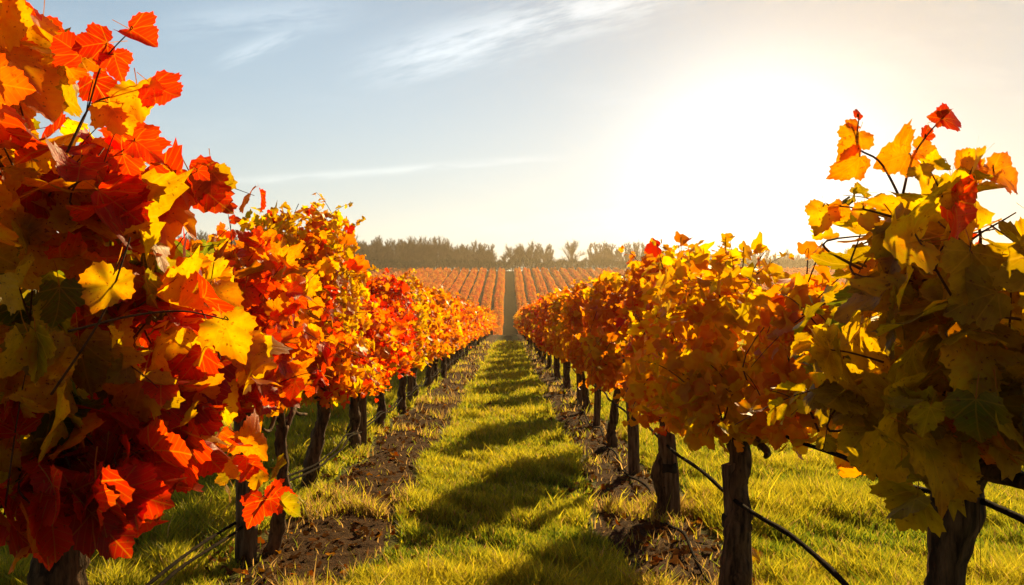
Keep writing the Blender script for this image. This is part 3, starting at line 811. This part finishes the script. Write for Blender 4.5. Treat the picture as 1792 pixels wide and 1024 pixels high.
for Y in np.arange(12.5, 74, 3.2):
    if pq is None: pq = post('small distant post under the vines of the right row', RX, Y, 0.95, 0.08, 8, 'distant posts of the right row')
    else: dup(pq, (RX, Y, float(terr(Y))), None, None, (1, 1, 1), 0.3 * (Y % 5))

# ------------------------------------------------------------------ hoses along the rows
def hose(label, X, z, y0, y1, rad, seed, sag=0.03, step=1.6, twin=False):
    r = np.random.default_rng(seed)
    def line(dx, dz):
        ys = np.arange(y0, y1, 0.4); xs = X + dx + 0.018 * np.sin(ys * 1.9 + seed) + r.normal(0, 0.006, len(ys))
        zs = terr(ys) + z + dz - sag * np.abs(np.sin(ys * pi / step)) + r.normal(0, 0.006, len(ys))
        p = np.stack([xs, ys, zs], -1); q = smooth_path(p, 3)
        return tube(q, np.full(len(q), rad) * (1 + 0.10 * np.sin(np.arange(len(q)) * 1.7)), 7, 0.03, r)
    P = [line(0, 0)]
    if twin: P.append(line(0.03, -0.02))
    V, T = join(P)
    return tag(link('drip_hose', mesh_np('drip_hose', V, T, M['hose'])), label, 'hose')
hose('twisted dark hose strung low along the left row', LX + 0.02, 0.26, 2.0, 72, 0.008, 1, 0.05, 1.9, True)
hose('dark hose strung at knee height from trunk to trunk along the right row', RX, 0.50, 1.2, 72, 0.0095, 2, 0.03, 1.55)
hose('thin dark hose low over the soil on the path side of the right row', RX - 0.06, 0.13, 1.2, 72, 0.0085, 3, 0.10, 1.55)
hose('upper dark hose behind the big trunk in the right foreground', RX + 0.06, 0.86, 0.8, 5.4, 0.0075, 4, 0.02, 1.9)

# fallen leaves that lie by the forked trunk
r = np.random.default_rng(9)
for (px, py, Y, c, lb) in ((1322, 985, 4.35, GOLD, 'large golden leaf fallen by the forked trunk'), (1276, 978, 4.35, ORA, 'small orange leaf fallen by the forked trunk')):
    b = at(px, py, Y); b[2] = 0.06
    L = leaves(np.zeros((1, 3)), norm(np.array([[0.1, -0.6, 0.8]])), np.array([[0.7, 0.1, 0.4]]), np.array([0.12 if c is GOLD else 0.08]), c[None], 0, r, ORA[None])
    tag(link('fallen_leaf', foliage_mesh('fallen_leaf', L, M['leaf_big']), None, b), lb, 'leaf', 'leaves fallen by the forked trunk')

# ------------------------------------------------------------------ the far slope: vine rows
def far_row_mesh(seed):
    r = np.random.default_rng(seed); n = 24000
    Y = r.uniform(132, 322, n); a = r.uniform(0, pi, n)
    lump = 1 + 0.16 * np.sin(Y * 2.1 + seed) * np.sin(Y * 0.77) + r.normal(0, 0.08, n)
    gap = np.sin(Y * 0.43 + seed * 1.9) + np.sin(Y * 0.171 + seed) + np.sin(Y * 1.07 + seed * 4)
    Y = np.where(gap < -1.9, Y + r.uniform(2, 9, n), Y); Y = np.minimum(Y, 322)
    lump = lump * (1 + 0.10 * np.sin(Y * 0.23 + seed * 2.2) + 0.07 * np.sin(Y * 0.9 + seed))
    X = np.cos(a) * 0.52 * lump + 0.10 * np.sin(Y * 0.09 + seed); Z = terr(Y) + 0.25 + np.sin(a) * 1.25 * lump * r.uniform(0.55, 1, n)
    nr = norm(np.stack([np.cos(a), r.normal(0, 0.4, n), np.sin(a) + 0.3], -1) + r.normal(0, 0.35, (n, 3)))
    t = np.clip(0.55 + 0.2 * np.sin(Y * 0.31 + seed * 2) + r.normal(0, 0.18, n), 0.001, 0.999)
    c = pick([(0.30, GOLD), (0.93, ORA), (1, RED)], t) * np.array([0.95, 1.0, 1.1])
    c *= r.uniform(0.85, 1.1, (n, 1))
    return foliage_mesh('vine_row', leaves(np.stack([X, Y, Z], -1), nr, r.standard_normal((n, 3)), r.uniform(0.20, 0.36, n), c, 3, r), M['leaf_row'])
fm = [far_row_mesh(i) for i in range(4)]
r = np.random.default_rng(2); k_ = 0
rows = []
for j in range(-36, 48):
    c0 = 0.4 + (3.6 / 2 + 0.6 + 0.56) * (1 if j >= 0 else -1) + 3.35 * (j if j >= 0 else j + 1)
    rows += [c0 - 0.56, c0 + 0.56]
for X in rows:
    ob = link('vine_row', fm[k_ % 4], None, (X + r.normal(0, 0.05), 0, 0)); k_ += 1
    side = X - 0.4
    if abs(side) < 2.2: lb = 'orange vine row that borders the dark track on its %s, on the far slope' % ('left' if side < 0 else 'right')
    else: lb = 'far orange vine row on the slope %s of the dark track' % ('left' if side < 0 else 'right')
    tag(ob, lb, 'vine row', 'vine rows on the far slope ' + ('left' if side < 0 else 'right'))

# ------------------------------------------------------------------ bare trees beyond the slope
def slivers(P, D, Ln, Wd, r):
    n = len(P); s = norm(np.cross(D, r.standard_normal((n, 3)))) * Wd[:, None]
    E = P + D * Ln[:, None]
    V = np.stack([P - s, P + s, E + s * 0.25, E - s * 0.25], 1).reshape(-1, 3)
    T = (np.array([(0, 1, 2), (0, 2, 3)])[None] + (np.arange(n) * 4)[:, None, None]).reshape(-1, 3)
    return V, T
def bare_tree(seed, h, spread, up, dens=1.0):
    r = np.random.default_rng(seed)
    zs = np.linspace(-0.4, h * 0.8, 9)
    pts = np.stack([np.cumsum(r.normal(0, 0.08, 9)), np.cumsum(r.normal(0, 0.08, 9)), zs], -1)
    tr = [tube(pts, np.linspace(0.26, 0.06, 9), 7, 0.05, r)]
    tp, td = [], []
    for i in range(int(24 * dens)):
        u = r.uniform(0.16, 0.98); b = np.array([np.interp(u, np.linspace(0, 1, 9), pts[:, k2]) for k2 in range(3)])
        a = r.uniform(0, 2 * pi); el = radians(r.uniform(up - 18, up + 18)) + u * 0.2
        d = np.array([cos(a) * cos(el), sin(a) * cos(el), sin(el)])
        ln = spread * (1.15 - 0.55 * u) * r.uniform(0.75, 1.15)
        q = np.array([b, b + d * ln * 0.5 + np.array([0, 0, -0.1]), b + d * ln + np.array([0, 0, ln * 0.2])])
        tr.append(tube(smooth_path(q, 3), np.linspace(0.09, 0.025, 7), 4, 0, r))
        for j in range(30):
            v = r.uniform(0.2, 1.0); bb = b + (q[2] - b) * v
            d2 = norm(d + r.normal(0, 0.55, 3) + np.array([0, 0, 0.45])); l2 = ln * 0.42 * r.uniform(0.6, 1.2)
            tp.append((bb, d2, l2, 0.04))
            for m_ in range(9):
                w_ = r.uniform(0.2, 1.0)
                tp.append((bb + d2 * l2 * w_, norm(d2 + r.normal(0, 0.5, 3) + np.array([0, 0, 0.35])), l2 * 0.65 * r.uniform(0.5, 1.2), 0.019))
    P = np.array([x[0] for x in tp]); D = np.array([x[1] for x in tp]); Ln = np.array([x[2] for x in tp]); W = np.array([x[3] for x in tp])
    t = thing('bare_tree', '', 'tree', (0, 0, 0))
    V, T = tr[0]; link('trunk', mesh_np('trunk', V, T, M['twig']), t)
    V, T = join(tr[1:] + [slivers(P, D, Ln, W, r)])
    link('crown', mesh_np('crown', V, T, M['twig'], smooth=False), t)
    return t
kinds = [bare_tree(200 + i, *a) for i, a in enumerate(((11.5, 4.2, 46), (12.5, 3.8, 54), (10.8, 4.8, 40), (12.6, 3.2, 60), (9.8, 4.8, 36), (11, 2.8, 60)))]
first = set()
r = np.random.default_rng(31)
def put_tree(k_, px, Y, s, lb, g):
    loc = ((px - 890) / 1500 * Y, Y, float(terr(Y))); sc = (s * r.uniform(0.9, 1.1), s * r.uniform(0.9, 1.1), s)
    if k_ not in first:
        first.add(k_); o = kinds[k_]; o.location = loc; o.scale = sc; o['label'] = lb; o['group'] = g
    else: dup(kinds[k_], loc, lb, g, sc, r.uniform(0, 6.28))
for px in np.arange(300, 862, 7.0):       # the close wood left of the track
    put_tree(int(r.integers(0, 6)), px + r.normal(0, 3), r.uniform(330, 352), r.uniform(0.94, 1.14) * (1.12 if px < 640 else 1.0) * (1 - 0.22 * max(0, (px - 770) / 92)),
             'bare brown tree in the close wood left of the track', 'trees of the wood left of the track')
for px in np.arange(300, 856, 8.0):       # its second rank, seen between the first
    put_tree(int(r.integers(0, 6)), px + r.normal(0, 4), r.uniform(354, 375), r.uniform(0.90, 1.05) * (1 - 0.25 * max(0, (px - 770) / 86)), 'bare brown tree in the close wood left of the track', 'trees of the wood left of the track')
for px in (848, 862, 886, 897, 909, 920, 930, 941, 952, 962):
    put_tree(int(r.integers(0, 5)), px, r.uniform(330, 346), r.uniform(0.84, 0.95) * (0.75 if px == 886 else 1), 'bare tree in the clump straight beyond the track', 'trees of the clump beyond the track')
put_tree(4, 1003, 334, 1.06, 'round crowned bare tree that stands alone right of the clump', 'lone tree')
for px in np.arange(1034, 1150, 7.5):
    put_tree(int(r.choice([1, 3, 5])), px, r.uniform(332, 338), r.uniform(0.86, 0.93), 'slim upright bare tree in the open line right of the lone tree', 'slim trees in line')
for px in np.arange(1156, 1900, 9.0):
    put_tree(int(r.integers(0, 6)), px + r.normal(0, 3), r.uniform(345, 375), r.uniform(0.66, 0.80), 'low bare tree in the pale wood under the sun', 'trees of the wood under the sun')
for o in kinds:
    if not o.get('label'): o['label'] = 'bare brown tree in the close wood left of the track'

def undergrowth():
    r = np.random.default_rng(77); n = 90000
    X = r.uniform(-150, 240, n); Y = r.uniform(327, 342, n)
    hh = 4.6 + 0.9 * np.sin(X * 0.31) * np.sin(X * 0.083 + 1) + 0.5 * np.sin(X * 1.3)
    Z = terr(Y) + r.random(n) ** 0.8 * hh * 0.85
    D = norm(r.normal(0, 0.45, (n, 3)) + np.array([0, 0, 1.0]))
    V, T = slivers(np.stack([X, Y, Z], -1), D, r.uniform(0.5, 1.5, n), r.uniform(0.04, 0.13, n), r)
    kind(link('undergrowth', mesh_np('undergrowth', V, T, M['scrub'], smooth=False)), 'stuff')
undergrowth()

# ------------------------------------------------------------------ haze
def haze():
    m, k, out = mat('morning_haze')
    v = k.new('ShaderNodeVolumePrincipled')
    v.inputs['Color'].default_value = (1.0, 0.86, 0.62, 1); v.inputs['Density'].default_value = 0.00038
    v.inputs['Anisotropy'].default_value = 0.7
    k.link(v.outputs[0], out.inputs['Volume'])
    x0, x1, y0, y1, z0, z1 = -570, 570, -70, 970, -5.2, 37
    V = np.array([(x, y, z) for z in (z0, z1) for y in (y0, y1) for x in (x0, x1)], float)
    q = [(0, 2, 3, 1), (4, 5, 7, 6), (0, 1, 5, 4), (2, 6, 7, 3), (0, 4, 6, 2), (1, 3, 7, 5)]
    T = np.array([t for a, b, c, d in q for t in ((a, b, c), (a, c, d))])
    kind(link('haze', mesh_np('haze', V, T, m, smooth=False)), 'stuff')
haze()
